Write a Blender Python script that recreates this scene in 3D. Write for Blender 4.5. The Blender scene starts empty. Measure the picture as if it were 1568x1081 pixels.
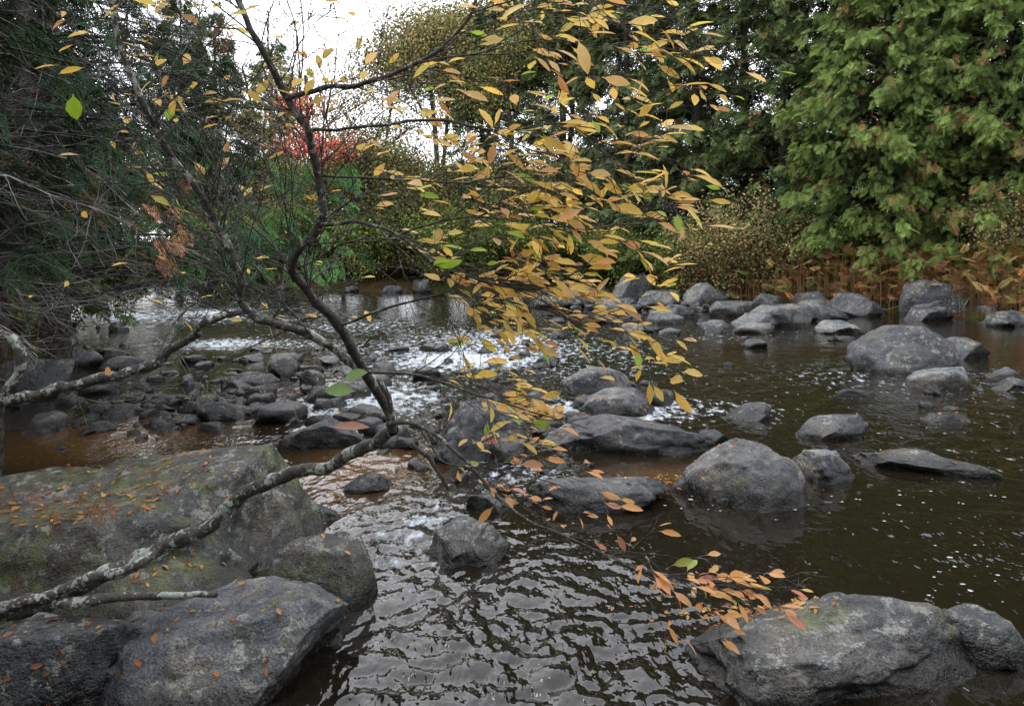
import bpy, bmesh, math, random
import numpy as np
from mathutils import Vector
from mathutils.bvhtree import BVHTree
random.seed(7); rng=np.random.default_rng(7)
S=bpy.context.scene
S.view_settings.view_transform='Standard'; S.view_settings.look='None'; S.view_settings.exposure=0
# ------------------------------------------------------------------ noise
T=rng.uniform(-1,1,(32,32,32))
def vn(p):
    p=np.asarray(p,float); i=np.floor(p).astype(int); f=p-i; u=f*f*(3-2*f); i%=32; j=(i+1)%32
    x0,y0,z0=i[...,0],i[...,1],i[...,2]; x1,y1,z1=j[...,0],j[...,1],j[...,2]
    ux,uy,uz=u[...,0],u[...,1],u[...,2]
    a=T[x0,y0,z0]*(1-ux)+T[x1,y0,z0]*ux; b=T[x0,y1,z0]*(1-ux)+T[x1,y1,z0]*ux
    c=T[x0,y0,z1]*(1-ux)+T[x1,y0,z1]*ux; d=T[x0,y1,z1]*(1-ux)+T[x1,y1,z1]*ux
    return (a*(1-uy)+b*uy)*(1-uz)+(c*(1-uy)+d*uy)*uz
def fbm(p,o=4):
    p=np.asarray(p,float); s=0;a=1
    for k in range(o): s=s+a*vn(p+k*7.3); p=p*2.07; a*=.5
    return s/1.9
# ------------------------------------------------------------------ mesh builder
class MB:
    def __init__(s,k=4): s.V=[];s.F=[];s.C=[];s.M=[];s.n=0;s.k=k
    def add(s,v,f,col,m=0):
        v=np.asarray(v,float).reshape(-1,3); f=np.asarray(f,int).reshape(-1,s.k)
        c=np.broadcast_to(np.asarray(col,float),(len(v),3))
        s.V.append(v);s.F.append(f+s.n);s.C.append(c);s.M.append(np.full(len(f),m));s.n+=len(v)
    def mesh(s,name,mats,smooth=True):
        V=np.concatenate(s.V);F=np.concatenate(s.F);C=np.concatenate(s.C);M=np.concatenate(s.M)
        me=bpy.data.meshes.new(name)
        me.vertices.add(len(V)); me.vertices.foreach_set('co',V.astype('f').ravel())
        me.loops.add(F.size); me.loops.foreach_set('vertex_index',F.astype('i').ravel())
        me.polygons.add(len(F)); me.polygons.foreach_set('loop_start',(np.arange(len(F))*s.k).astype('i'))
        me.polygons.foreach_set('loop_total',np.full(len(F),s.k,'i'))
        me.polygons.foreach_set('material_index',M.astype('i'))
        me.polygons.foreach_set('use_smooth',np.full(len(F),smooth,bool))
        a=me.color_attributes.new('Col','FLOAT_COLOR','POINT')
        a.data.foreach_set('color',np.concatenate([C,np.ones((len(C),1))],1).astype('f').ravel())
        for m in mats: me.materials.append(m)
        me.update(calc_edges=True); print(name,len(F)); return me
def obj(name,me,parent=None,loc=(0,0,0),rz=0,sc=1):
    o=bpy.data.objects.new(name,me); S.collection.objects.link(o)
    o.location=loc;o.rotation_euler=(0,0,rz); o.scale=(sc,sc,sc) if np.isscalar(sc) else sc
    if parent: o.parent=parent
    return o
def nrm(a): return a/(np.linalg.norm(a,axis=-1,keepdims=True)+1e-9)
def tube(mb,P,R,col,sides=5,m=0,rough=0):
    P=np.asarray(P,float); R=np.asarray(R,float); t=nrm(np.gradient(P,axis=0))
    mean=nrm(P[-1]-P[0]); ref=np.array([0,0,1.]) if abs(mean[2])<.8 else np.array([1.,0,0])
    a=nrm(np.cross(t,ref)); b=np.cross(t,a)
    th=np.linspace(0,2*np.pi,sides,endpoint=False)
    RR=R[:,None]*np.ones(sides)
    if rough: RR=RR*(1+rough*rng.uniform(-1,1,RR.shape))
    V=P[:,None]+(a[:,None]*np.cos(th)[None,:,None]+b[:,None]*np.sin(th)[None,:,None])*RR[...,None]
    k=len(P); i=np.arange(k-1)[:,None]*sides; j=np.arange(sides)[None]; j2=(j+1)%sides
    F=np.stack([i+j,i+j2,i+sides+j2,i+sides+j],-1)
    mb.add(V,F,col,m)
def smooth_line(P,n=5):
    P=np.asarray(P,float); Q=np.vstack([2*P[0]-P[1],P,2*P[-1]-P[-2]]); out=[]
    for i in range(len(P)-1):
        p0,p1,p2,p3=Q[i:i+4]
        for t in np.linspace(0,1,n,endpoint=False):
            out.append(.5*((2*p1)+(p2-p0)*t+(2*p0-5*p1+4*p2-p3)*t*t+(3*p1-p0-3*p2+p3)*t**3))
    out.append(P[-1]); return np.array(out)
# ------------------------------------------------------------------ materials
def newmat(name):
    m=bpy.data.materials.new(name); m.use_nodes=True; nt=m.node_tree; nt.nodes.clear(); return m,nt
def N(nt,t,**k):
    n=nt.nodes.new(t)
    for a,b in k.items(): setattr(n,a,b)
    return n
def L(nt,a,b): nt.links.new(a,b)
def noise(nt,vec,scale,detail=5,rough=.55):
    n=N(nt,'ShaderNodeTexNoise'); n.inputs['Scale'].default_value=scale;n.inputs['Detail'].default_value=detail;n.inputs['Roughness'].default_value=rough
    L(nt,vec,n.inputs['Vector']); return n.outputs['Fac']
def ramp(nt,fac,a,b,ca=(0,0,0),cb=(1,1,1)):
    r=N(nt,'ShaderNodeValToRGB'); e=r.color_ramp.elements; e[0].position=a;e[1].position=b;e[0].color=(*ca,1);e[1].color=(*cb,1); L(nt,fac,r.inputs[0]); return r.outputs[0]
def mixc(nt,f,a,b,mode='MIX'):
    m=N(nt,'ShaderNodeMix',data_type='RGBA',blend_type=mode)
    for s,v in ((0,f),(6,a),(7,b)):
        if hasattr(v,'links'): L(nt,v,m.inputs[s])
        else: m.inputs[s].default_value=v if s==0 else (*v,1)
    return m.outputs[2]
def math_(nt,op,a,b=0,clamp=False):
    m=N(nt,'ShaderNodeMath',operation=op,use_clamp=clamp)
    for s,v in ((0,a),(1,b)):
        if hasattr(v,'links'): L(nt,v,m.inputs[s])
        else: m.inputs[s].default_value=v
    return m.outputs[0]
def leafmat(name,rough=.55,trans=.35,var=.35,vs=3.):
    m,nt=newmat(name); out=N(nt,'ShaderNodeOutputMaterial'); a=N(nt,'ShaderNodeVertexColor',layer_name='Col')
    g=N(nt,'ShaderNodeNewGeometry')
    c=mixc(nt,1.,a.outputs[0],ramp(nt,noise(nt,g.outputs['Position'],vs,2),.3,.7,(1-var,)*3,(1,1,1)),'MULTIPLY')
    p=N(nt,'ShaderNodeBsdfPrincipled'); p.inputs['Roughness'].default_value=rough; p.inputs['Specular IOR Level'].default_value=.3
    L(nt,c,p.inputs['Base Color'])
    t=N(nt,'ShaderNodeBsdfTranslucent'); L(nt,c,t.inputs[0])
    mx=N(nt,'ShaderNodeMixShader'); mx.inputs[0].default_value=trans
    L(nt,p.outputs[0],mx.inputs[1]);L(nt,t.outputs[0],mx.inputs[2]);L(nt,mx.outputs[0],out.inputs[0]); return m
def farleaf(name):
    m,nt=newmat(name); out=N(nt,'ShaderNodeOutputMaterial'); a=N(nt,'ShaderNodeVertexColor',layer_name='Col'); oi=N(nt,'ShaderNodeObjectInfo')
    k=ramp(nt,oi.outputs['Random'],0,1,(.85,.85,.75),(1.2,1.1,1.05)); c=mixc(nt,1.,a.outputs[0],k,'MULTIPLY')
    d=N(nt,'ShaderNodeBsdfDiffuse'); L(nt,c,d.inputs[0]); L(nt,d.outputs[0],out.inputs[0]); return m
def barkmat(name,dark=(.035,.03,.026),light=(.12,.11,.1),lich=.0,scale=30,lc=((.17,.18,.15),(.36,.38,.33))):
    m,nt=newmat(name); out=N(nt,'ShaderNodeOutputMaterial'); g=N(nt,'ShaderNodeNewGeometry')
    pos=g.outputs['Position']; f=noise(nt,pos,scale,4)
    c=ramp(nt,f,.35,.7,dark,light)
    if lich:
        f2=noise(nt,pos,15,4,.65); f3=noise(nt,pos,60,2)
        mk=ramp(nt,math_(nt,'ADD',f2,math_(nt,'MULTIPLY',f3,.25)),.74-lich*.15,.78-lich*.15)
        c=mixc(nt,mk,c,ramp(nt,f3,.3,.7,*lc))
    p=N(nt,'ShaderNodeBsdfPrincipled'); p.inputs['Roughness'].default_value=.8; L(nt,c,p.inputs['Base Color'])
    b=N(nt,'ShaderNodeBump'); b.inputs['Strength'].default_value=.7;b.inputs['Distance'].default_value=.006; L(nt,noise(nt,pos,scale*2.5,3),b.inputs['Height']);L(nt,b.outputs[0],p.inputs['Normal'])
    L(nt,p.outputs[0],out.inputs[0]); return m
def plainmat(name,c0,c1,sc=20):
    m,nt=newmat(name); out=N(nt,'ShaderNodeOutputMaterial'); g=N(nt,'ShaderNodeNewGeometry'); d=N(nt,'ShaderNodeBsdfDiffuse'); L(nt,ramp(nt,noise(nt,g.outputs['Position'],sc,1),.35,.65,c0,c1),d.inputs[0]); L(nt,d.outputs[0],out.inputs[0]); return m
def rockmat(name,dark=(.035,.037,.04),light=(.15,.155,.16),moss=.3,lichen=.4):
    m,nt=newmat(name); out=N(nt,'ShaderNodeOutputMaterial'); g=N(nt,'ShaderNodeNewGeometry'); oi=N(nt,'ShaderNodeObjectInfo')
    pos=g.outputs['Position']; big=noise(nt,pos,2.6,4,.65); mid=noise(nt,pos,11,5,.68); fine=noise(nt,pos,95,3,.7)
    c=ramp(nt,math_(nt,'ADD',math_(nt,'MULTIPLY',big,.5),math_(nt,'MULTIPLY',mid,.5)),.41,.60,dark,light)
    c=mixc(nt,.8,c,ramp(nt,fine,.35,.68,(.2,.2,.21),(1.8,1.8,1.8)),'MULTIPLY')
    c=mixc(nt,ramp(nt,big,.46,.64),c,mixc(nt,1.,c,(1.25,1.02,.76),'MULTIPLY'))
    lf=noise(nt,pos,13,5,.75)
    mk=math_(nt,'MULTIPLY',ramp(nt,lf,.545,.575),ramp(nt,noise(nt,pos,2.5,2),.58-lichen*.3,.66-lichen*.3))
    c=mixc(nt,math_(nt,'MULTIPLY',mk,.75),c,ramp(nt,fine,.35,.65,(.11,.12,.105),(.34,.34,.30)))
    sx=N(nt,'ShaderNodeSeparateXYZ'); L(nt,pos,sx.inputs[0]); z=sx.outputs[2]
    mf=math_(nt,'MULTIPLY',ramp(nt,noise(nt,pos,3.2,5,.75),.68-moss*.22,.74-moss*.22),ramp(nt,fine,.36,.52))
    c=mixc(nt,math_(nt,'MULTIPLY',mf,.8),c,ramp(nt,mid,.35,.65,(.032,.04,.01),(.11,.12,.03)))
    wz_=math_(nt,'ADD',z,math_(nt,'MULTIPLY',mid,-.14))
    wet=ramp(nt,wz_,.0,.06,(1,1,1),(0,0,0))
    c=mixc(nt,wet,c,mixc(nt,1.,c,(.26,.24,.22),'MULTIPLY'))
    hv=N(nt,'ShaderNodeHueSaturation'); L(nt,c,hv.inputs['Color']); L(nt,math_(nt,'ADD',math_(nt,'MULTIPLY',oi.outputs['Random'],.5),.75),hv.inputs['Value'])
    p=N(nt,'ShaderNodeBsdfPrincipled'); L(nt,hv.outputs[0],p.inputs['Base Color'])
    L(nt,math_(nt,'SUBTRACT',math_(nt,'ADD',math_(nt,'MULTIPLY',mid,.6),.15),math_(nt,'MULTIPLY',wet,.35)),p.inputs['Roughness'])
    b=N(nt,'ShaderNodeBump'); b.inputs['Strength'].default_value=1.;b.inputs['Distance'].default_value=.035
    L(nt,math_(nt,'ADD',mid,math_(nt,'MULTIPLY',fine,.25)),b.inputs['Height'])
    L(nt,b.outputs[0],p.inputs['Normal']); L(nt,p.outputs[0],out.inputs[0]); return m
M_leaf=leafmat('shrub_leaf',.42,.48,.15,40); M_ced=farleaf('cedar_foliage'); M_dec=farleaf('broadleaf_foliage')
M_bark=plainmat('bark',(.03,.026,.022),(.09,.08,.07)); M_lich=barkmat('lichen_bark',(.025,.022,.018),(.10,.09,.078),.6,40,((.15,.16,.135),(.36,.38,.33))); M_stem=barkmat('stem_bark',(.022,.02,.018),(.08,.073,.067),.25,45,((.1,.1,.09),(.25,.26,.22)))
M_dead=plainmat('dead_twig_bark',(.07,.066,.064),(.27,.26,.25),9)
M_rock=rockmat('granite',(.016,.018,.022),(.10,.107,.118),.3,.4); M_rockmoss=rockmat('mossy_granite',(.014,.014,.013),(.08,.078,.071),.9,.7); M_rockdark=rockmat('dark_granite',(.010,.011,.014),(.062,.069,.079),.2,.4); M_rockpale=rockmat('pale_granite',(.04,.045,.052),(.19,.205,.22),.1,.8); M_rockhalf=rockmat('part_mossy_granite',(.016,.017,.019),(.095,.10,.106),.62,.5)
# ------------------------------------------------------------------ world, sun
w=bpy.data.worlds.new('World'); S.world=w; w.use_nodes=True; nt=w.node_tree; nt.nodes.clear()
sky=N(nt,'ShaderNodeTexSky',sky_type='NISHITA'); sky.sun_disc=False; sky.sun_elevation=math.radians(52); sky.sun_rotation=math.radians(-50); sky.dust_density=4; sky.air_density=1
hs=N(nt,'ShaderNodeHueSaturation'); hs.inputs['Saturation'].default_value=.5; L(nt,sky.outputs[0],hs.inputs['Color'])
tc=N(nt,'ShaderNodeTexCoord'); cn=noise(nt,tc.outputs['Generated'],2.5,3)
cl=ramp(nt,cn,.25,.75,(.80,.87,.95),(1.,.99,.98)); cl=mixc(nt,1.,cl,(29,29,29.6),'MULTIPLY')
bg=N(nt,'ShaderNodeBackground'); bg.inputs[1].default_value=.15
L(nt,mixc(nt,.72,hs.outputs[0],cl),bg.inputs[0]); wo=N(nt,'ShaderNodeOutputWorld'); L(nt,bg.outputs[0],wo.inputs[0])
sl=bpy.data.lights.new('sun','SUN'); sl.energy=1.5; sl.angle=math.radians(18); sl.color=(1,.95,.88)
so=bpy.data.objects.new('sun',sl); S.collection.objects.link(so); so.location=(-10,10,30)
az=math.radians(-50); el=math.radians(52); sd=Vector((math.sin(az)*math.cos(el),math.cos(az)*math.cos(el),math.sin(el)))
so.rotation_euler=sd.to_track_quat('Z','Y').to_euler()
# ------------------------------------------------------------------ camera
cam=bpy.data.cameras.new('camera'); cam.lens=25.71; cam.sensor_width=36; cam.shift_y=-.0957; cam.clip_end=1200; cam.clip_start=.05
co=bpy.data.objects.new('camera',cam); S.collection.objects.link(co); co.location=(0,0,1.7); co.rotation_euler=(math.radians(90),0,0); S.camera=co
# ------------------------------------------------------------------ terrain
poly=np.array([(-1.3,2.1),(-1.9,2.9),(-2.6,4.4),(-4.8,5.6),(-5.8,8),(-7.5,12),(-12,19),(-20,27),(-32,33),(-34,44),(-18,39),(-6.6,33.5),(0,33),(3.3,31.7),(5.6,29),(7.7,26.5),(9.6,23),(11.6,21),(12.9,18),(14,12),(14,5),(12,2.1)],float)
def sdist(x,y):
    P=np.stack([x,y],-1); d=np.full(x.shape,1e9); ins=np.zeros(x.shape,bool)
    for i in range(len(poly)):
        a=poly[i];b=poly[(i+1)%len(poly)]; ab=b-a; t=np.clip(((P-a)@ab)/(ab@ab),0,1)
        d=np.minimum(d,np.linalg.norm(P-(a+t[...,None]*ab),axis=-1))
        c=((a[1]>y)!=(b[1]>y))&(x<(b[0]-a[0])*(y-a[1])/(b[1]-a[1]+1e-12)+a[0]); ins^=c
    return np.where(ins,-d,d)
def gz(x,y):
    x=np.asarray(x,float);y=np.asarray(y,float); d=sdist(x,y)
    n=fbm(np.stack([x*.5,y*.5,x*0+3],-1),4)
    out=.45*(1-np.exp(-np.maximum(d,0)/1.2))+.045*np.minimum(np.maximum(d,0),60)+.18*n*np.clip(d,0,1.5)
    inn=-.55*(1-np.exp(-np.maximum(-d,0)/.8))+.05*n*np.clip(-d,0,1)
    return np.where(d>0,out,inn)
gx=np.concatenate([np.linspace(-300,-36,20)[:-1],np.linspace(-36,26,230),np.linspace(26,300,20)[1:]])
gy=np.concatenate([np.linspace(-250,-6,14)[:-1],np.linspace(-6,50,220),np.linspace(50,400,22)[1:]])
X,Y=np.meshgrid(gx,gy); Z=gz(X,Y)
def gridF(ny,nx):
    i=np.arange(ny-1)[:,None]*nx;j=np.arange(nx-1)[None]; return np.stack([i+j,i+j+1,i+j+1+nx,i+j+nx],-1).reshape(-1,4)
m,nt=newmat('forest_floor'); out=N(nt,'ShaderNodeOutputMaterial');g=N(nt,'ShaderNodeNewGeometry');pos=g.outputs['Position']
c=ramp(nt,noise(nt,pos,1.5,4,.7),.35,.7,(.02,.018,.01),(.06,.045,.022)); c=mixc(nt,ramp(nt,noise(nt,pos,22,3,.7),.5,.62),c,(.12,.06,.022)); c=mixc(nt,ramp(nt,noise(nt,pos,.8,3),.48,.58),c,(.025,.04,.012))
p=N(nt,'ShaderNodeBsdfDiffuse');L(nt,c,p.inputs[0])
b=N(nt,'ShaderNodeBump');b.inputs['Distance'].default_value=.06;L(nt,noise(nt,pos,12,4,.7),b.inputs['Height']);L(nt,b.outputs[0],p.inputs['Normal']);L(nt,p.outputs[0],out.inputs[0]); M_ground=m
mb=MB(); mb.add(np.stack([X,Y,Z],-1),gridF(len(gy),len(gx)),(.1,.1,.1)); obj('ground',mb.mesh('ground',[M_ground]))
# ------------------------------------------------------------------ water   (x,y,rx,ry,roughness,foam)
RP=[(-.6,13.2,3.,3.6,1.,1.15),(-1.7,9,1.2,2.2,.8,1.),(-1.15,6,.6,1.6,.5,.3),(-.1,3.0,1.0,1.1,.85,0),(-.62,4.5,.4,.7,.9,.95),(.05,5.7,.5,.5,.6,.9),(-9.5,21,4,3.5,1.,1.0),(4.8,6.8,2.2,1.8,.6,.2),(5,10,4,1.6,.55,.35),(3.6,4.2,1.5,.8,.5,.1),(1,8,2,1,.6,.8),(-4,17,3,3,.7,.6),(-5,14,2.2,1.2,1.,1.0),(5,15,2.5,1.2,.5,.35),(.55,3.6,.5,.7,.5,0)]
def rapid(x,y,k=4):
    r=0*x+(.07 if k==4 else 0)
    for q in RP: r=np.maximum(r,q[k]*np.exp(-((x-q[0])/q[2])**2-((y-q[1])/q[3])**2))
    return r*(.75+.5*np.clip(vn(np.stack([x*.9,y*.6,x*0],-1))+.5,0,1))
wr=np.random.default_rng(3); WV=[]
for k in range(50):
    lam=.055*(1.055**k); th=wr.normal(-math.pi/2+.35,.9); WV.append((2*math.pi/lam*math.cos(th),2*math.pi/lam*math.sin(th),wr.uniform(0,6.28),lam))
def wz(x,y):
    r=rapid(x,y); q=np.stack([x*1.3,y*1.3,x*0+9],-1); dx=.25*vn(q)+.06*vn(q*4)+.018*vn(q*11);dy=.25*vn(q+11)+.06*vn(q*4+5)+.018*vn(q*11+4); h=0
    dist=np.hypot(x,y)
    for kx,ky,ph,lam in WV:
        att=np.clip((lam/.05-dist*.14)/1.2,0,1)*min(1,(.11/lam)**.9)
        h=h+lam*.05*att*np.sin(kx*(x+dx)+ky*(y+dy)+ph)
    return h*(.05+r*.95)*.42
ys=[1.2]
while ys[-1]<46: ys.append(ys[-1]+max(.012,ys[-1]*.007))
ys=np.array(ys); xs=[0]
while xs[-1]<36: xs.append(xs[-1]+(.013 if xs[-1]<1.1 else min(.013+(xs[-1]-1.1)*.018,.16)))
xs=np.array(xs); xs=np.concatenate([-xs[:0:-1],xs[xs<16]])
X,Y=np.meshgrid(xs,ys); Z=wz(X,Y); R=rapid(X,Y); FR=rapid(X,Y,5); sh=.8*np.exp(-((X+1.2)/.5)**2-((Y-5.9)/.8)**2)+.7*np.exp(-((X+3.8)/1)**2-((Y-6.8)/1)**2)+.5*np.exp(-((X-1.2)/.5)**2-((Y-5.6)/.3)**2)
m,nt=newmat('river_water'); out=N(nt,'ShaderNodeOutputMaterial');g=N(nt,'ShaderNodeNewGeometry');pos=g.outputs['Position']
a=N(nt,'ShaderNodeVertexColor',layer_name='Col'); sc_=N(nt,'ShaderNodeSeparateColor'); L(nt,a.outputs[0],sc_.inputs[0]); rp=sc_.outputs[0]
mp=N(nt,'ShaderNodeMapping'); mp.inputs['Scale'].default_value=(1.5,.8,1); L(nt,pos,mp.inputs[0])
n1=noise(nt,mp.outputs[0],14,2,.4); nf=noise(nt,mp.outputs[0],6,5,.72)
p=N(nt,'ShaderNodeBsdfPrincipled'); p.inputs['IOR'].default_value=1.42; p.inputs['Roughness'].default_value=.035
L(nt,mixc(nt,sc_.outputs[1],(.009,.0065,.004),(.12,.06,.02)),p.inputs['Base Color'])
b=N(nt,'ShaderNodeBump');b.inputs['Distance'].default_value=.02;b.inputs['Strength'].default_value=1
L(nt,math_(nt,'MULTIPLY',n1,math_(nt,'ADD',math_(nt,'MULTIPLY',rp,1.2),.14)),b.inputs['Height']);L(nt,b.outputs[0],p.inputs['Normal'])
d=N(nt,'ShaderNodeBsdfDiffuse'); d.inputs[0].default_value=(.50,.54,.58,1)
fm=ramp(nt,math_(nt,'ADD',nf,math_(nt,'MULTIPLY',sc_.outputs[2],.25)),.66,.80)
mx=N(nt,'ShaderNodeMixShader'); L(nt,math_(nt,'MULTIPLY',fm,.8),mx.inputs[0]); L(nt,p.outputs[0],mx.inputs[1]);L(nt,d.outputs[0],mx.inputs[2]);L(nt,mx.outputs[0],out.inputs[0]); M_water=m
mb=MB(); mb.add(np.stack([X,Y,Z],-1),gridF(len(ys),len(xs)),np.stack([R,sh,FR],-1).reshape(-1,3)); obj('river_water',mb.mesh('river_water',[M_water]))
m,nt=newmat('foam'); out=N(nt,'ShaderNodeOutputMaterial');p=N(nt,'ShaderNodeBsdfDiffuse');p.inputs[0].default_value=(.36,.38,.39,1);L(nt,p.outputs[0],out.inputs[0]); M_foam=m
mb=MB(8)
for i in range(330):
    y=rng.uniform(3.6,12) if i>120 else rng.uniform(3.5,5.2); x=rng.uniform(.35,.68)*y if i>120 else rng.uniform(.05,.68)*y
    if vn(np.array([x*1.1,y*1.6,5.]))<.0: continue
    r=abs(rng.normal(0,.004))+.003+ (.013 if rng.random()<.02 else 0); th=np.linspace(0,2*np.pi,8,endpoint=False); rr=r*(1+.3*rng.uniform(-1,1,8))
    vx=x+rr*np.cos(th)*1.3; vy=y+rr*np.sin(th); vz=wz(vx,vy).max()+.003+vx*0
    mb.add(np.stack([vx,vy,vz],-1),[list(range(8))],(1,1,1))
obj('river_foam',mb.mesh('river_foam',[M_foam],False))
# ------------------------------------------------------------------ rocks
ICO={}
for s_ in (3,4,5,6):
    bm=bmesh.new(); bmesh.ops.create_icosphere(bm,subdivisions=s_,radius=1); bm.verts.ensure_lookup_table()
    ICO[s_]=(np.array([v.co[:] for v in bm.verts]),np.array([[v.index for v in f.verts] for f in bm.faces])); bm.free()
def rock_geo(w,d,h,seed,base=None,sub=4,tilt=0,tilty=0,planes=9,rough=1.,top=.7):
    r=np.random.default_rng(seed); v=ICO[sub][0].copy()
    for k in range(planes+4):
        n=nrm(r.normal(size=3)*np.array([1,1,.8])); o=r.uniform(.5,.85)
        if k==0: n=nrm(np.array([r.uniform(-.2,.2),r.uniform(-.25,.1),1])); o=top
        s=v@n-o; v-=n*(np.where(s>0,s,0)*.97)[:,None]
    nn=nrm(v); v=v+.06*rough*np.stack([fbm(v*2.3+seed+k*9,3) for k in range(3)],1)
    rid=np.abs(vn(v*2.6+seed*3))+.5*np.abs(vn(v*6+seed))
    v=v+nn*(.12*rough*fbm(v*1.4+seed,3)+.05*rough*fbm(v*5.+seed*2,5)-.06*rough*(1-np.clip(rid*3,0,1)))[:,None]
    mn=v.min(0);mxx=v.max(0); v=(v-(mn+mxx)/2)/((mxx-mn)/2)
    if base is None: base=-.7*h-.05
    zz=base+(h-base)*(v[:,2]+1)/2
    v=np.stack([v[:,0]*w/2,v[:,1]*d/2,zz],1)
    up=np.clip((zz-base)/(h-base),0,1); v[:,2]+=(tilt*v[:,0]+tilty*v[:,1])*up
    return v
allV=[];allF=[];nV=0
def reg(v,f):
    global nV
    allV.append(v);allF.append(f+nV);nV+=len(v)
def rot(v,a):
    c,s=math.cos(a),math.sin(a); return np.stack([v[:,0]*c-v[:,1]*s,v[:,0]*s+v[:,1]*c,v[:,2]],1)
def rock(x,y,w,d,h,seed,mat=None,ang=0,sub=4,name='boulder',**k):
    v=rot(rock_geo(w,d,h,seed,sub=sub,**k),ang); f=ICO[sub][1]; wv=v+np.array([x,y,0]); reg(wv,f)
    mb=MB(3); mb.add(v,f,(.1,.1,.1)); obj(name,mb.mesh(name,[mat or M_rock]),loc=(x,y,0))
Dk,Ms,Pl,Hf=M_rockdark,M_rockmoss,M_rockpale,M_rockhalf
rock(-2.42,4.0,2.7,1.55,.50,11,Ms,.03,6,tilt=-.02,tilty=.14,planes=8,top=.5,base=-.5)
rock(-.96,3.68,.56,.5,.27,12,Ms,.2,5,planes=3,rough=.7)
rock(-1.13,2.98,.98,.72,.28,13,M_rock,.45,6,planes=3,tilt=.04,rough=.8)
rock(-1.78,2.8,.66,.5,.31,14,Dk,.1,5,base=-.2)
rock(-1.52,3.08,.27,.25,.2,15,M_rock,.1,4,base=-.1)
rock(1.33,3.08,1.26,.66,.22,16,Hf,.12,6,tilt=.10,planes=6)
rock(2.0,3.12,.27,.3,.17,17,Dk,.4,4); rock(2.2,2.85,.24,.25,.15,18,Dk); rock(2.1,2.62,.3,.2,.12,19,Dk)
rock(1.62,5.12,.92,.62,.38,20,M_rock,.1,5,planes=5,top=.75)
rock(2.46,5.66,.52,.45,.22,21,Pl,.2,5)
rock(.6,5.1,1.05,.6,.16,22,M_rock,.05,5)
rock(1.13,6.45,1.75,.55,.24,23,Dk,-.16,5,tilt=-.08)
rock(-.27,4.15,.46,.42,.18,24,M_rock,.5,5,tilt=.25)
rock(-.14,4.95,.34,.3,.1,25,Dk)
rock(-.36,6.3,.84,.75,.46,26,Dk,.8,5,planes=11)
rock(1.05,9.0,1.0,.8,.32,27,M_rock,.1); rock(1.13,7.9,.85,.6,.25,28,M_rock,-.2)
rock(-1.69,6.6,.8,.5,.24,29,Dk,.1,5); rock(-1.07,5.35,.42,.3,.1,30,Dk); rock(-1.3,4.75,.42,.22,.08,31,Dk)
rock(5.8,10.95,1.62,1.3,.66,32,Dk,.1,5,planes=10,top=.85); rock(7.5,12.2,.95,.8,.34,33,M_rock); rock(5.53,9.5,.9,.5,.22,34,Pl,.1,tilt=.1)
rock(2.46,7.65,.5,.4,.16,35,M_rock); rock(3.0,6.9,.75,.45,.17,36,M_rock,.1,tilt=.1); rock(3.27,5.8,1.05,.34,.13,37,Hf,-.55,5)
rock(6.3,9.3,.6,.4,.14,38,M_rock); rock(4.45,7.5,.55,.3,.08,39,Dk); rock(4.2,8.9,.5,.25,.07,40,Dk); rock(6.7,10.,.5,.3,.16,41,M_rock)
for i,(x,y,w_,h,mt) in enumerate([(6.4,17.6,1.5,.5,Pl),(5.7,17.2,1.1,.34,Pl),(7.2,16,1.2,.26,Pl),(4.5,16.1,.85,.26,M_rock),(2.8,16.2,.75,.16,Pl),(3.35,15.6,.55,.14,Pl),(5.3,16,.95,.22,Pl),(6.1,13,.32,.12,Pl),(12.2,20.8,2.5,1.0,Dk),(9.6,20.4,1.3,.65,Dk),(8.3,19.6,1.4,.5,M_rock),(10.9,19.3,1.4,.4,Dk),(12.2,18.0,1.3,.35,Dk),(7.2,19,1.3,.45,M_rock),(6.2,20.4,1.4,.42,M_rock),(4.6,20.2,1.2,.35,Pl),(4.8,24,1.6,.55,M_rock),(3.2,23,1.5,.35,M_rock),(1.6,24,1.5,.3,Dk),(6.3,24,1.5,.8,M_rock),(2.6,27,2.,.6,M_rock),(4.4,27,1.7,1.,Dk),(13.6,17,1.6,.6,Dk),(3.8,18.4,1.1,.3,Pl)]):
    rock(x,y,w_,w_*.7,h,60+i,mt,rng.uniform(-.4,.4))
def rockfield(name,pts,mat,seed):
    mb=MB(3)
    for i,(x,y,w_,h,b_) in enumerate(pts):
        sub=3; v=rot(rock_geo(w_,w_*rng.uniform(.5,.9),h,seed+i,sub=sub,base=-.5*h-.04,rough=1.2,planes=12),rng.uniform(0,6)); v=v+np.array([x,y,b_]); reg(v,ICO[sub][1]); mb.add(v,ICO[sub][1],(.1,.1,.1))
    obj(name,mb.mesh(name,[mat]))
pts=[]
for cx,cy,sx,sy,n,s0,s1 in [(-3.4,9.2,1.2,1.2,90,.12,.6),(-2.7,7.6,.8,.6,55,.08,.4),(-.1,7.3,.6,.9,40,.1,.5),(.7,8.3,.8,.9,34,.12,.5),(0.1,5.5,.5,.3,8,.08,.22),(-4.6,11.5,1.6,1.4,36,.15,.7),(3.2,21.5,2.2,1.8,44,.3,.9),(1.6,5.6,.6,.25,8,.06,.15),(-.4,10.5,1.,1.,16,.15,.5),(5.5,8.6,1.2,.7,16,.08,.3),(4.5,15,2.5,2,18,.15,.5),(-4.3,7.6,.7,.6,30,.1,.4),(-1,13,2,2.5,22,.15,.6)]:
    for i in range(n):
        s=s0+(s1-s0)*rng.random()**2; pts.append((rng.normal(cx,sx),rng.normal(cy,sy),s,s*rng.uniform(.15,.38),0))
rockfield('river_rocks',[p for p in pts if p[1]>4.6],M_rockdark,300)
pts=[]
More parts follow.
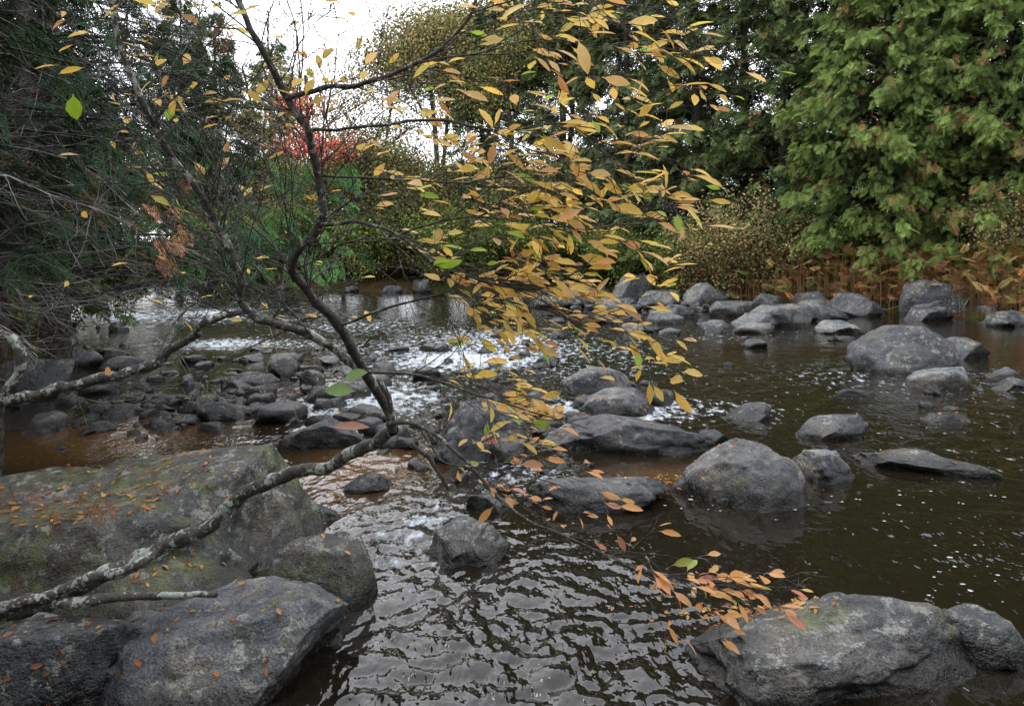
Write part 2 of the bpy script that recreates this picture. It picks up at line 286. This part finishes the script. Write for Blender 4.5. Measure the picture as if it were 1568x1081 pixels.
for j,(a_,b_) in enumerate(zip(poly[3:20],poly[4:21])):
    Ln=np.linalg.norm(b_-a_); n=int(Ln*(2.4 if j>9 or j<4 else 1.6))
    for i in range(n):
        t=rng.random(); q=a_+(b_-a_)*t+rng.normal(0,.55,2); s=.12+1.1*rng.random()**2.2; pts.append((q[0],q[1],s,s*rng.uniform(.25,.55),0))
rockfield('shoreline_rocks',pts,M_rock,900)
pts=[]
for i in range(60):
    x=rng.uniform(-2.6,-.8); y=rng.uniform(2.3,3.3); s=rng.uniform(.08,.25); pts.append((x,y,s,s*.5,float(gz(np.array([x]),np.array([y]))[0]) if x<-1.6 else -.08))
rockfield('bank_rocks',pts,M_rockmoss,1500)
BV=BVHTree.FromPolygons(np.concatenate(allV).tolist(),np.concatenate(allF).tolist())
# ------------------------------------------------------------------ foliage primitives
def leaf_batch(mb,P,D,Nn,Ln,Wd,curl,col,m=0):
    P=np.asarray(P);D=nrm(np.asarray(D));Nn=np.asarray(Nn);sd_=nrm(np.cross(D,Nn)); up=np.cross(sd_,D); n=len(P)
    rows=np.array([0,.12,.32,.6,.85,1.]); wid=np.array([.06,.12,.75,1.,.6,.03])
    t=rows[None,:,None]; Lc=np.asarray(Ln)[:,None,None]
    cen=P[:,None]+D[:,None]*t*Lc - up[:,None]*(np.asarray(curl)[:,None,None]*Lc*t**2)
    hw=(np.asarray(Wd)[:,None]*.5*wid[None])[...,None]
    Lf=cen-sd_[:,None]*hw+up[:,None]*hw*.3; Rt=cen+sd_[:,None]*hw+up[:,None]*hw*.3
    V=np.stack([Lf,cen,Rt],2)
    base=[]
    for r in range(5):
        for c_ in range(2): base.append([r*3+c_,r*3+c_+1,(r+1)*3+c_+1,(r+1)*3+c_])
    F=(np.arange(n)*18)[:,None,None]+np.array(base)[None]
    C=np.repeat(np.asarray(col)[:,None],18,1).reshape(-1,3)
    mb.add(V,F,C,m)
def diamonds(mb,P,D,Nn,Ln,Wd,col,m=0):
    D=nrm(D); sd_=nrm(np.cross(D,Nn)); Ln=Ln[:,None];Wd=Wd[:,None]
    V=np.stack([P,P+D*Ln*.5+sd_*Wd*.5,P+D*Ln,P+D*Ln*.5-sd_*Wd*.5],1); n=len(P)
    mb.add(V,np.arange(n*4).reshape(n,4),np.repeat(col,4,0),m)
def spray_template(n=8,wd=.055,sub=2):
    q=[]
    def dm(o,a,l,w_):
        d=np.array([math.cos(a),math.sin(a)]); s=np.array([-d[1],d[0]]); o=np.array(o)
        q.append([o,o+d*l*.5+s*w_*.5,o+d*l,o+d*l*.5-s*w_*.5])
    for i in range(2): dm((i*.5,0),0,.55,wd*.8)
    for i in range(n):
        x=.1+.8*i/n; sg=1 if i%2 else -1; l=.42*(1-x)+.12; a=sg*.75
        dm((x,0),a,l,wd)
        for k in range(1,sub+1):
            o=(x+math.cos(a)*l*.3*k,math.sin(a)*l*.3*k); dm(o,a-sg*.6,l*.5,wd*.85)
            if k==1 and sub>1: dm(o,a+sg*.5,l*.35,wd*.8)
    q=np.array(q).reshape(-1,2); z=-.22*q[:,0]**2-.35*np.abs(q[:,1])**1.3
    return np.column_stack([q,z])
TPL=spray_template(6,.10,1); TPF=spray_template(10,.036,2); TPM=spray_template(9,.055,1)
def sprays(mb,P,D,roll,size,col,tpl=TPL,m=0):
    P=np.asarray(P,float);D=nrm(np.asarray(D,float)); n=len(P)
    up=np.broadcast_to(np.array([0,0,1.]),D.shape)+rng.normal(0,.15,D.shape); sd_=nrm(np.cross(up,D)); u=np.cross(D,sd_)
    c,s=np.cos(roll)[:,None],np.sin(roll)[:,None]; s2=sd_*c+u*s; u2=-sd_*s+u*c
    V=P[:,None]+size[:,None,None]*(tpl[None,:,0:1]*D[:,None]+tpl[None,:,1:2]*s2[:,None]+tpl[None,:,2:3]*u2[:,None])
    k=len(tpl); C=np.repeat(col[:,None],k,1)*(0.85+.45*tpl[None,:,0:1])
    mb.add(V,np.arange(n*k).reshape(-1,4),C.reshape(-1,3),m)
def conifer(name,seed,H,R,nl,base_h,size=.42,dark=(.03,.055,.018),light=(.11,.18,.045),brown=.06,dens=1.,tpl=TPL,wr_=.6,hang=.5):
    r=np.random.default_rng(seed); mb=MB(); zt=np.linspace(0,H,12); wob=np.cumsum(r.normal(0,.05,(12,2)),0); tr=np.column_stack([wob,zt]); tube(mb,tr,.018*H*(1-zt/H)**.8*.75+.02,(.1,.1,.1),8,0,.1)
    P=[];D=[];C=[];dark=np.array(dark);light=np.array(light)
    for i in range(nl):
        t=r.random()**1.15; z=base_h+(H-base_h)*t; a=r.uniform(0,2*np.pi)
        lump=1+.28*vn(np.array([math.cos(a)*1.5+seed,math.sin(a)*1.5,z*.45]))
        Ll=R*(1-t)**wr_*r.uniform(.75,1.1)*lump+.35
        s=np.linspace(0,1,6); o=np.array([math.cos(a),math.sin(a)]); dr=r.uniform(.1,.45)
        px=np.interp(z,zt,tr[:,0]);py=np.interp(z,zt,tr[:,1]); bend=r.normal(0,.25)
        lp=np.column_stack([px+o[0]*Ll*s-o[1]*bend*Ll*s*s,py+o[1]*Ll*s+o[0]*bend*Ll*s*s,z+Ll*(.3*s-dr*s*s)])
        tube(mb,lp,(.008+.009*Ll)*(1-s*.85),(.1,.1,.1),3,0)
        n=int(Ll*8*dens)+6; ss=.35+.7*r.random(n)**.6
        q=np.column_stack([np.interp(ss,s,lp[:,k]) for k in range(3)]); q+=r.normal(0,1,(n,3))*np.array([.22,.22,.26])*(.25+Ll*.3*(1.15-ss))[:,None]
        d=np.column_stack([o[0]+r.normal(0,.6,n),o[1]+r.normal(0,.6,n),r.normal(-hang,.45,n)])
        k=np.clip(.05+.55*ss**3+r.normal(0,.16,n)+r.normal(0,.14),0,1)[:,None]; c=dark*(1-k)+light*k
        if r.random()<brown:
            mk=(r.random(n)<.3)[:,None]; c=np.where(mk,np.array([.19,.12,.055])*r.uniform(.6,1.2,(n,1)),c)
        P.append(q);D.append(d);C.append(c)
    P=np.concatenate(P);D=np.concatenate(D);C=np.concatenate(C); n=len(P)
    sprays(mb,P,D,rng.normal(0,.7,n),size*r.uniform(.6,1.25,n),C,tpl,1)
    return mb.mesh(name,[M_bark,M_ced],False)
def decid(name,seed,H,R,base_h,nleaf,cols,size=.11,spread=.45,th=.012,low=.12):
    r=np.random.default_rng(seed); mb=MB(); tips=[]
    def br(p,d,Ln,rad,dep):
        n=6; pts_=[p]; dd=d.copy()
        for i in range(n-1): dd=nrm(dd+r.normal(0,.13,3)+np.array([0,0,.05])); pts_.append(pts_[-1]+dd*Ln/(n-1))
        pts_=np.array(pts_); tube(mb,pts_,rad*np.linspace(1,.5,n),(.1,.1,.1),6 if dep==0 else 3,0)
        if dep>=2: tips.extend(pts_[2:])
        if dep>=3: return
        for i in range(11 if dep==0 else 5):
            t=r.uniform(low if dep==0 else .25,1); q=pts_[min(int(t*(n-1)),n-1)]; a=r.uniform(0,6.28)
            nd=nrm(dd*.5+np.array([math.cos(a),math.sin(a),r.uniform(-.1,.5)])); br(q,nd,(R*.75 if dep==0 else Ln*.6)*r.uniform(.7,1.2),rad*.45,dep+1)
    br(np.zeros(3),np.array([0,0,1.]),H*.85,th*H,0)
    tips=np.array(tips); tips=tips[tips[:,2]>base_h]
    idx=r.integers(0,len(tips),nleaf); P=tips[idx]+r.normal(0,spread,(nleaf,3))*np.array([1,1,.6]); cols=np.array(cols)
    tc_=r.integers(0,len(cols),len(tips)); ci=np.where(r.random(nleaf)<.6,tc_[idx],r.integers(0,len(cols),nleaf)); C=cols[ci]*r.uniform(.6,1.25,(nleaf,1))
    diamonds(mb,P,r.normal(0,1,(nleaf,3))+np.array([0,0,-.3]),r.normal(0,1,(nleaf,3))+np.array([0,0,1.]),size*r.uniform(.7,1.3,nleaf),size*.6*r.uniform(.7,1.2,nleaf),C,1)
    return mb.mesh(name,[M_bark,M_dec],False)
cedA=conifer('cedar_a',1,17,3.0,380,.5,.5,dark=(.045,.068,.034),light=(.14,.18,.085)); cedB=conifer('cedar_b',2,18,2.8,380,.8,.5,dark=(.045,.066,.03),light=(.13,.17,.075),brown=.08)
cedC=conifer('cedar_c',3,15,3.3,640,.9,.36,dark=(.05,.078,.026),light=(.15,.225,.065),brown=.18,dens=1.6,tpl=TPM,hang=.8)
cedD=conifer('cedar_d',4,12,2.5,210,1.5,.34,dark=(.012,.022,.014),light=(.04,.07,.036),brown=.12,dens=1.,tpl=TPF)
yg=[(.24,.25,.10),(.17,.21,.09),(.29,.23,.10),(.14,.18,.075),(.29,.21,.10)]  # yellow-green background leaves, lightened in colour to stand in for distance haze
decA=decid('broadleaf_a',5,16,4.5,1.5,34000,yg,.17,.85); decB=decid('broadleaf_b',6,8,3.4,.3,24000,yg,.16,.7)
decE=decid('broadleaf_thin',15,15,4.2,3.,9500,[(.3,.27,.13),(.24,.26,.12),(.34,.26,.13)],.15,.9,.008,.3)
red=decid('maple_red',8,12,2.2,6.0,2600,[(.65,.14,.11),(.68,.22,.16),(.55,.1,.09)],.15,.45)
def place(name,me,x,y,sc=1,rz=None):
    return obj(name,me,loc=(x,y,float(gz(np.array([x]),np.array([y]))[0])-.15),rz=rng.uniform(0,6.28) if rz is None else rz,sc=sc)
for x,y,me,s in [(12.6,24.6,cedC,1.),(15.6,22.8,cedC,1.05),(18.6,20.8,cedC,1.),(10.2,27.6,cedB,1.),(13.2,28.8,cedA,1.1),(14.6,26.4,cedB,1.05),(17,27,cedA,1.15),(18.6,24,cedA,1.05),(21.5,25,cedB,1.1),(7.9,31,cedB,1.),(10.4,33,cedA,1.15),(5.4,34,cedA,.95),(2.6,37,cedB,.95),(7.2,38,cedA,1.2),(18,15.5,cedB,1.),(19,9,cedA,1.),(-7,-4,cedB,.8),(-2.5,-6,cedA,.85),(2.5,-6,cedB,.85),(7.5,-5,cedA,.85),(13,-4,cedB,.9),(-17.5,43,cedA,.9),(-20.5,45,cedB,.95),(-16,48,cedB,.85),(-1.2,40,cedA,.85)]: place('cedar_tree',me,x,y,s)  # cedars behind the camera are unseen, added to darken the near rock faces
for x,y,me,s in [(-.5,36.5,decA,.9),(2.5,42,decA,1.1),(-3.6,39,decA,1.),(-2,44,decA,1.1),(-7.3,39,decB,.9),(-11,40,decB,.9),(-9,45,decB,1.05),(-15,42.5,decB,1.),(-13.5,49,decB,1.1),(-24,43,decB,1.3),(-1,51,decA,1.2),(-19,50,decB,1.2),(-5.5,52,decA,1.),(-6.6,43,decE,1.),(-10,43.5,decE,.85),(-13.8,43,decE,.95),(-4.5,36.5,decB,1.)]: place('broadleaf_tree',me,x,y,s)
place('red_maple_tree',red,-8.2,36,1.0)
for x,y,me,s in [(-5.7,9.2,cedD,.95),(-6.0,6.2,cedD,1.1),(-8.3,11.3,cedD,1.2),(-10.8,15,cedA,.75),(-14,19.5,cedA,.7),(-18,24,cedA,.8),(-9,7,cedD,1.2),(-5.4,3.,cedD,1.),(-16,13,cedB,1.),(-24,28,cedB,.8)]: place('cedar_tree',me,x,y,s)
bush=decid('bush',21,2.8,1.5,.5,3200,[(.22,.24,.11),(.28,.26,.13),(.3,.2,.1)],.09,.22,.006); bush2=decid('bush_dense',22,2.4,1.6,.3,9000,[(.10,.18,.045),(.15,.21,.055),(.2,.2,.07)],.11,.28,.008)
for x,y,me,s in [(7.7,26.2,bush,1.),(8.8,25.2,bush,1.1),(9.8,24.4,bush,1.1),(8.2,25.4,bush,1.3),(7.0,26.8,bush,1.1),(6.4,28,bush2,1.),(11.2,24,bush2,.9),(3.6,33.5,bush2,1.1),(0.5,34.6,bush2,1.2),(-3,34.8,bush2,1.3),(-6.5,35,bush2,1.4),(-10,36.6,bush2,1.5),(-14,38.5,bush2,1.4),(5,30.8,bush2,1.),(14.2,20.5,bush,1.),(-1.2,34.3,bush2,1.),(-12,37.2,bush2,1.2),(-17,40,bush2,1.6)]: place('riverside_bush',me,x,y,s)
mb=MB(); P=[];D=[];C=[];SZ=[]
for i in range(1700):
    t=rng.random(); seg=[(5.9,29.2),(8.2,26.0),(9.8,23.3),(12.2,21.5),(13.6,18.2)]; k=min(int(t*4),3); f=t*4-k; a_=np.array(seg[k]);b_=np.array(seg[k+1]); q=a_+(b_-a_)*f+rng.normal(0,.5,2)+np.array([.25,.25])
    g0=float(gz(q[:1],q[1:])[0]); hh=rng.uniform(.1,1.5)**1.2; a=rng.uniform(0,6.28)
    P.append((q[0],q[1],max(g0,0)+hh)); D.append((math.cos(a),math.sin(a),rng.uniform(-.1,1.2))); SZ.append(rng.uniform(.3,.6)); C.append(np.array([(.36,.17,.075),(.28,.15,.08),(.36,.25,.11),(.22,.18,.07),(.14,.16,.055)][rng.integers(5)])*rng.uniform(.7,1.25))
    tube(mb,[(q[0],q[1],g0-.05),(q[0],q[1],max(g0,0)+hh)],[.006,.004],(.25,.16,.09),3)
sprays(mb,P,D,rng.normal(0,.8,len(P)),np.array(SZ),np.array(C),TPF); obj('autumn_ferns',mb.mesh('autumn_ferns',[M_dec],False))
# ------------------------------------------------------------------ branching
def rotd(d,ang,az):
    d=nrm(d); a=nrm(np.cross(d,np.array([.13,.2,1.]))); b=np.cross(d,a); return nrm(d*math.cos(ang)+(a*math.cos(az)+b*math.sin(az))*math.sin(ang))
def twig(mb,p,d,Ln,r,dep,tips,rg,droop=0,wander=.16,nch=6,cl=(.4,.7),sides=4):
    n=max(4,min(12,int(Ln/.045))); pts_=[np.array(p,float)]; dd=nrm(np.array(d,float))
    for i in range(n): dd=nrm(dd+rg.normal(0,wander,3)+np.array([0,0,-droop])); pts_.append(pts_[-1]+dd*Ln/n)
    pts_=np.array(pts_); tube(mb,pts_,np.maximum(r*np.linspace(1,.45,len(pts_)),.0007),(.1,.1,.1),sides)
    tips.append((pts_,dep))
    if dep<=0: return
    c=int(nch*rg.uniform(.7,1.3))
    for i in range(c):
        t=.12+.85*(i+rg.random())/c; k=min(int(t*n),n-1); q=pts_[k]+(pts_[k+1]-pts_[k])*rg.random(); d0=pts_[k+1]-pts_[k]
        nd=rotd(d0,rg.uniform(.45,1.0),(0 if i%2 else math.pi)+rg.normal(0,.7))
        twig(mb,q,nd,Ln*rg.uniform(*cl)*(1-.45*t),max(r*.55,.0009),dep-1,tips,rg,droop,wander,max(3,int(nch*.7)),cl,sides)
shrub=bpy.data.objects.new('riverside_shrub',None); S.collection.objects.link(shrub)
rg=np.random.default_rng(12)
A=[(-2.19,2.9,.24),(-1.875,2.9,.314),(-1.67,2.95,.40),(-1.43,3.0,.507),(-1.217,3,.6),(-1.136,3,.695),(-.957,2.95,.793),(-.723,2.85,.88),(-.54,2.7,.989),(-.427,2.6,1.073)]
Bm=[(-.427,2.6,1.073),(-.442,2.55,1.222),(-.533,2.5,1.321),(-.665,2.45,1.426),(-.779,2.4,1.475),(-.875,2.4,1.533),(-.886,2.35,1.669),(-.953,2.35,1.805),(-.992,2.3,1.905),(-1.084,2.3,2.028),(-1.144,2.25,2.182),(-1.214,2.25,2.363),(-1.244,2.25,2.6)]
Cm=[(-.435,2.58,1.15),(-.49,2.45,1.306),(-.554,2.35,1.469),(-.623,2.3,1.567),(-.671,2.25,1.64),(-.646,2.2,1.71),(-.564,2.15,1.786),(-.561,2.15,1.892),(-.589,2.1,2.056),(-.645,2.1,2.15),(-.703,2.05,2.286),(-.776,2.05,2.432),(-.81,2.05,2.6)]
Dm=[(-.645,2.1,2.15),(-.507,2.,2.159),(-.4,2.,2.168),(-.25,1.95,2.213),(-.164,1.95,2.271),(-.111,1.95,2.344),(-.068,1.95,2.448)]
Em=[(-.564,2.15,1.786),(-.428,2.05,1.79),(-.311,2.,1.754),(-.221,2.,1.682),(-.077,1.95,1.63),(.078,1.9,1.615),(.18,1.9,1.666)]
Fm=[(-.44,2.58,1.1),(-.321,2.5,1.12),(-.18,2.4,1.054),(-.082,2.35,.965),(.032,2.25,.896),(.188,2.2,.842),(.338,2.15,.794),(.499,2.1,.772),(.66,2.1,.75)]
Gm=[(-.49,2.45,1.306),(-.295,2.3,1.321),(-.125,2.2,1.288),(.03,2.1,1.259),(.207,2.,1.227)]
Hm=[(-.554,2.35,1.469),(-.361,2.2,1.543),(-.158,2.1,1.5875),(.064,2,1.557),(.261,2,1.52)]
Im=[(-.589,2.1,2.056),(-.4,2.,2.048),(-.21,1.9,2.049),(-.041,1.9,2.023),(.122,1.8,2.022),(.235,1.8,2.006)]
Jm=[(-.25,1.95,2.213),(-.09,1.85,2.21),(.076,1.85,2.245),(.235,1.8,2.207)]
Km=[(-.111,1.95,2.344),(0,1.75,2.31),(.094,1.6,2.286),(.237,1.6,2.243)]
E2=[(-.311,2.,1.754),(-.15,2.,1.80),(.02,1.95,1.79),(.17,1.9,1.75)]
I2=[(-.561,2.15,1.93),(-.4,2.1,1.92),(-.2,2.,1.90),(0,1.95,1.88),(.14,1.9,1.87)]
F2=[(-.321,2.5,1.12),(-.22,2.4,1.02),(-.06,2.3,1.03),(.1,2.2,1.02),(.22,2.15,.99)]
mb=MB(); tips=[]
def limb(P,r0,r1,n=6,sides=10,jit=.004,m=0):
    P=smooth_line(P,n); P=P+np.column_stack([vn(np.column_stack([P[:,k]*18+k*5,P[:,2]*18,P[:,0]*18])) for k in range(3)])*jit
    rr=np.linspace(r0,r1,len(P))*(1+.16*vn(P*23)); tube(mb,P,rr,(.1,.1,.1),sides,m,.06); return P
def sprout(P,n,t0,Ln,bias,dep=2,r=.003,droop=0.01,nch=6):
    k0=int(t0*(len(P)-2))
    for i in range(n):
        k=rg.integers(k0,len(P)-1); d0=nrm(P[k+1]-P[k]); nd=rotd(d0,rg.uniform(.5,1.1),rg.uniform(0,6.28)); nd=nrm(nd*np.array([1,.55,1])+np.array(bias)+d0*.2)
        twig(mb,P[k],nd,Ln*rg.uniform(.6,1.25),r*rg.uniform(.7,1.2),dep,tips,rg,droop,nch=nch)
a=limb(A,.036,.021,8,12,.014,1); a2=limb([(-1.875,2.9,.314),(-1.7,2.85,.345),(-1.537,2.85,.371),(-1.3,2.85,.375),(-1.155,2.85,.382)],.026,.009,6,10,.008,1)
a3=limb([(-1.43,3.,.507),(-1.5,2.93,.46),(-1.62,2.88,.44),(-1.85,2.86,.36),(-2.1,2.84,.3)],.018,.022,6,10,.01,1)
bb=limb(Bm,.017,.007,6,10,.006,1); cc=limb(Cm,.017,.008,6,10,.006,0); dd_=limb(Dm,.0075,.003); ee=limb(Em,.006,.0022); ff=limb(Fm,.008,.0012); gg=limb(Gm,.005,.0015); hh_=limb(Hm,.005,.0015); ii=limb(Im,.005,.0015); jj=limb(Jm,.003,.0012); kk=limb(Km,.0025,.001); e2=limb(E2,.003,.001); i2=limb(I2,.004,.001); f2=limb(F2,.004,.001)
limb([(-.33,2.4,1.079),(-.265,2.4,1.026),(-.212,2.4,.93)],.008,.006,6,8,.004,0)
mm=limb([(-2.6,3.2,.98),(-2.33,3.2,1.028),(-1.985,3.2,1.122),(-1.727,3.2,1.171),(-1.527,3.2,1.248),(-1.4,3.2,1.342),(-1.3,3.1,1.418),(-1.056,3.,1.453),(-.8,2.8,1.44)],.03,.009,7,10,.02,1)
nn_=limb([(-2.36,3.2,1.385),(-2.185,3.2,1.328),(-2.15,3.2,1.214),(-2.228,3.2,1.065)],.02,.024,7,10,.01,1)
sprout(bb,34,.25,.6,(-.15,0,.15),2,.0027); sprout(bb,12,.3,.5,(.4,0,.1),2,.0025)
sprout(cc,32,.2,.55,(.35,-.05,.1),2,.0025); sprout(cc,14,.3,.5,(-.5,0,.2),2,.0025)
for P_,n_ in ((dd_,14),(ee,14),(gg,11),(hh_,14),(ii,12),(i2,10),(e2,9),(jj,8),(kk,5)): sprout(P_,n_,.25,.32,(.65,-.1,0),2,.0018,droop=.008,nch=5)
sprout(ff,13,.25,.26,(.5,-.05,-.12),2,.0016,droop=.02,nch=4); sprout(f2,8,.2,.24,(.4,0,0),2,.0015,nch=4)
sprout(mm,14,.2,.55,(.1,0,.3),2,.003)
obj('branches',mb.mesh('branches',[M_stem,M_lich]),shrub)
P=[];D=[]
for pts_,dep in tips:
    x,y,z=pts_[-1]; n=len(pts_)
    right=x>-.33+.12*math.sin(z*9)
    if right:
        pr=(.24 if x<0 else .34) if z>1.15 else .30
        if vn(np.array([x*4,y*3,z*4]))<-.3: pr*=.25
    else: pr=.08 if z>2.1 else .02
    if x>.6 and z>.95: pr*=.3
    for k in range(max(1,n-3 if dep==0 else n-2),n):
        if rg.random()<pr*(1.2 if k==n-1 else .45):
            d=nrm(pts_[k]-pts_[k-1]); P.append(pts_[k]); D.append(nrm(d*np.array([1,1,.5])+rg.normal(0,.3,3)*np.array([1,1,.5])+np.array([.45,-.05,-.08])))
P=np.array(P);D=np.array(D);n=len(P); pal=np.array([(.90,.60,.13),(.92,.66,.18),(.88,.55,.14),(.90,.60,.24),(.76,.38,.14),(.92,.76,.18),(.48,.27,.11),(.42,.60,.07)])
ci=rg.choice(len(pal),n,p=[.21,.23,.15,.15,.07,.1,.03,.06]); col=pal[ci]*rg.uniform(.88,1.07,(n,1))
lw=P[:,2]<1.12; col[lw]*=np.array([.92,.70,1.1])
Nn=rg.normal(0,.45,(n,3))+np.array([0,-.4,1.]); ln=rg.uniform(.034,.076,n)
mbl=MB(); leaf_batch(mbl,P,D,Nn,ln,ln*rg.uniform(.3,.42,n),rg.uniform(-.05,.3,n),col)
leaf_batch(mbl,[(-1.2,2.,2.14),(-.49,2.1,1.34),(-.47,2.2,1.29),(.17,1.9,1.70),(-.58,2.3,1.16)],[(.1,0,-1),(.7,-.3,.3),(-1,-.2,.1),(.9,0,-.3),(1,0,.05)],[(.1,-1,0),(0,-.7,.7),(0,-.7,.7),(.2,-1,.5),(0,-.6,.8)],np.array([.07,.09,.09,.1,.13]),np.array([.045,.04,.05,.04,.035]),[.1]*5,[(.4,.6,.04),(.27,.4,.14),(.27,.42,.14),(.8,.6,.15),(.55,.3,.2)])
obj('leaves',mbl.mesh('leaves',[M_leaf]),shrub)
print('LEAVES',n,'TIPS',len(tips))
# dead tangle on the left bank
mb=MB(); tips=[]; rg=np.random.default_rng(33)
for tx,ty,tz0,tz1,n_ in [(-4.1,4.7,1.25,3.6,22),(-3.9,5.6,1.2,3.4,14),(-4.8,6.4,1.2,3.6,10)]:
    tube(mb,smooth_line([(tx-.1,ty,-.3),(tx,ty,1.5),(tx+.1,ty+.1,3),(tx,ty,5.5)],4),np.linspace(.07,.04,13),(.1,.1,.1),8,1,.1)
    for i in range(n_):
        z=rg.uniform(tz0,tz1); d=nrm(np.array([1,rg.uniform(-.75,.35),rg.uniform(-.2,.3)])); twig(mb,(tx,ty,z),d,rg.uniform(1.3,2.5),.0065,2,tips,rg,.008,.11,8,(.35,.6),3)
obj('dead_branches',mb.mesh('dead_branches',[M_dead,M_bark]))
mb=MB(); n=420; P=np.column_stack([rng.uniform(-4.2,-1.5,n),rng.uniform(3.8,6.5,n),rng.uniform(1.8,4.2,n)]); keep=(P[:,0]/P[:,1]<-.36)&(vn(P*1.7)>.0); P=P[keep]; n=len(P)
C=np.array([.02,.04,.025])+rng.random((n,1))*np.array([.035,.065,.035]); C[rng.random(n)<.08]=(.25,.12,.06)
sprays(mb,P,np.column_stack([rng.normal(.7,.4,n),rng.normal(-.3,.4,n),rng.normal(-.5,.3,n)]),rng.normal(0,.7,n),rng.uniform(.16,.28,n),C,TPF)
n=16; P=np.column_stack([rng.normal(-2.25,.13,n),rng.normal(4.9,.15,n),rng.normal(1.92,.13,n)]); sprays(mb,P,np.column_stack([rng.normal(.5,.3,n),rng.normal(-.3,.4,n),rng.normal(-.6,.3,n)]),rng.normal(0,.7,n),rng.uniform(.12,.2,n),np.tile([.45,.21,.13],(n,1)),TPF)
n=120; P=np.column_stack([rng.uniform(-3.6,-1.8,n),rng.uniform(7,8.5,n),rng.uniform(1.55,2.8,n)]); sprays(mb,P,np.column_stack([rng.normal(.6,.3,n),rng.normal(-.3,.4,n),rng.normal(-.5,.3,n)]),rng.normal(0,.7,n),rng.uniform(.25,.45,n),np.array([.06,.14,.05])*rng.uniform(.5,1.6,(n,1)),TPF)
n=14; P=np.column_stack([rng.uniform(-1.25,-.9,n),rng.normal(1.5,.1,n),rng.uniform(1.2,1.34,n)]); P[:,2]-=(P[:,0]+1.25)*.25
sprays(mb,P,np.column_stack([rng.normal(.7,.3,n),rng.normal(-.1,.3,n),rng.normal(-.7,.3,n)]),rng.normal(0,.7,n),rng.uniform(.04,.08,n),np.tile([.17,.09,.07],(n,1)),TPF)
obj('cedar_sprays',mb.mesh('cedar_sprays',[M_ced],False))
# ------------------------------------------------------------------ fallen leaves on rocks
P=[];Nn=[]
def drop(cx,cy,sx,sy,n,nz=.75):
    for i in range(n):
        x=rng.normal(cx,sx);y=rng.normal(cy,sy)
        h=BV.ray_cast(Vector((x,y,4)),Vector((0,0,-1)))
        if h[0] is None or h[1].z<nz or h[0].z<.03: continue
        P.append(np.array(h[0])+np.array([0,0,.006])); Nn.append(np.array(h[1]))
drop(-2.,3.9,.5,.3,260);drop(-2.3,3.7,.35,.15,150);drop(-1.4,3.05,.4,.3,60,.2);drop(-1.75,2.75,.3,.2,40,.2);drop(1.15,3.3,.18,.08,90,.3);drop(1.35,5.6,.3,.2,110,.2);drop(.3,7.7,.7,.8,420,.3);drop(-3,8.8,1.,1.1,520,.3);drop(1.9,5.9,.5,.2,80,.3);drop(4.4,7.6,.4,.2,60,.3);drop(5.,9.5,.6,.3,70,.3);drop(.9,5.1,.5,.3,40);drop(1.0,6.5,.7,.3,80);drop(9,23,4,3,500,.3);drop(-.9,3.7,.15,.2,14);drop(-.3,4.2,.15,.15,8);drop(3.3,6,.6,.5,60,.3)
for cx,cy,sx,sy,n in [(1.1,3.42,.12,.04,70),(1.28,5.42,.16,.1,120),(.4,7.2,.5,.3,150),(-1.55,3.35,.25,.1,80),(-1.42,2.8,.08,.3,70),(2.15,2.8,.1,.15,30),(.95,3.4,.2,.03,25)]:
    for i in range(n): P.append(np.array([rng.normal(cx,sx),rng.normal(cy,sy),.02+abs(rng.normal(0,.012))])); Nn.append(np.array([0,0,1.]))
P=np.array(P);Nn=np.array(Nn);n=len(P); D=rng.normal(0,1,(n,3));D=D-Nn*np.sum(D*Nn,1)[:,None]
pal=np.array([(.55,.24,.07),(.62,.32,.09),(.46,.18,.06),(.68,.42,.13),(.33,.14,.06)]); ln=rng.uniform(.022,.05,n)*(1+np.clip(P[:,1]-6,0,20)*.03)
mb=MB(); leaf_batch(mb,P,D,Nn+rng.normal(0,.25,(n,3)),ln,ln*.42,rng.uniform(-.25,.2,n),pal[rng.integers(0,5,n)]*rng.uniform(.7,1.15,(n,1))); obj('fallen_leaves',mb.mesh('fallen_leaves',[M_leaf]))
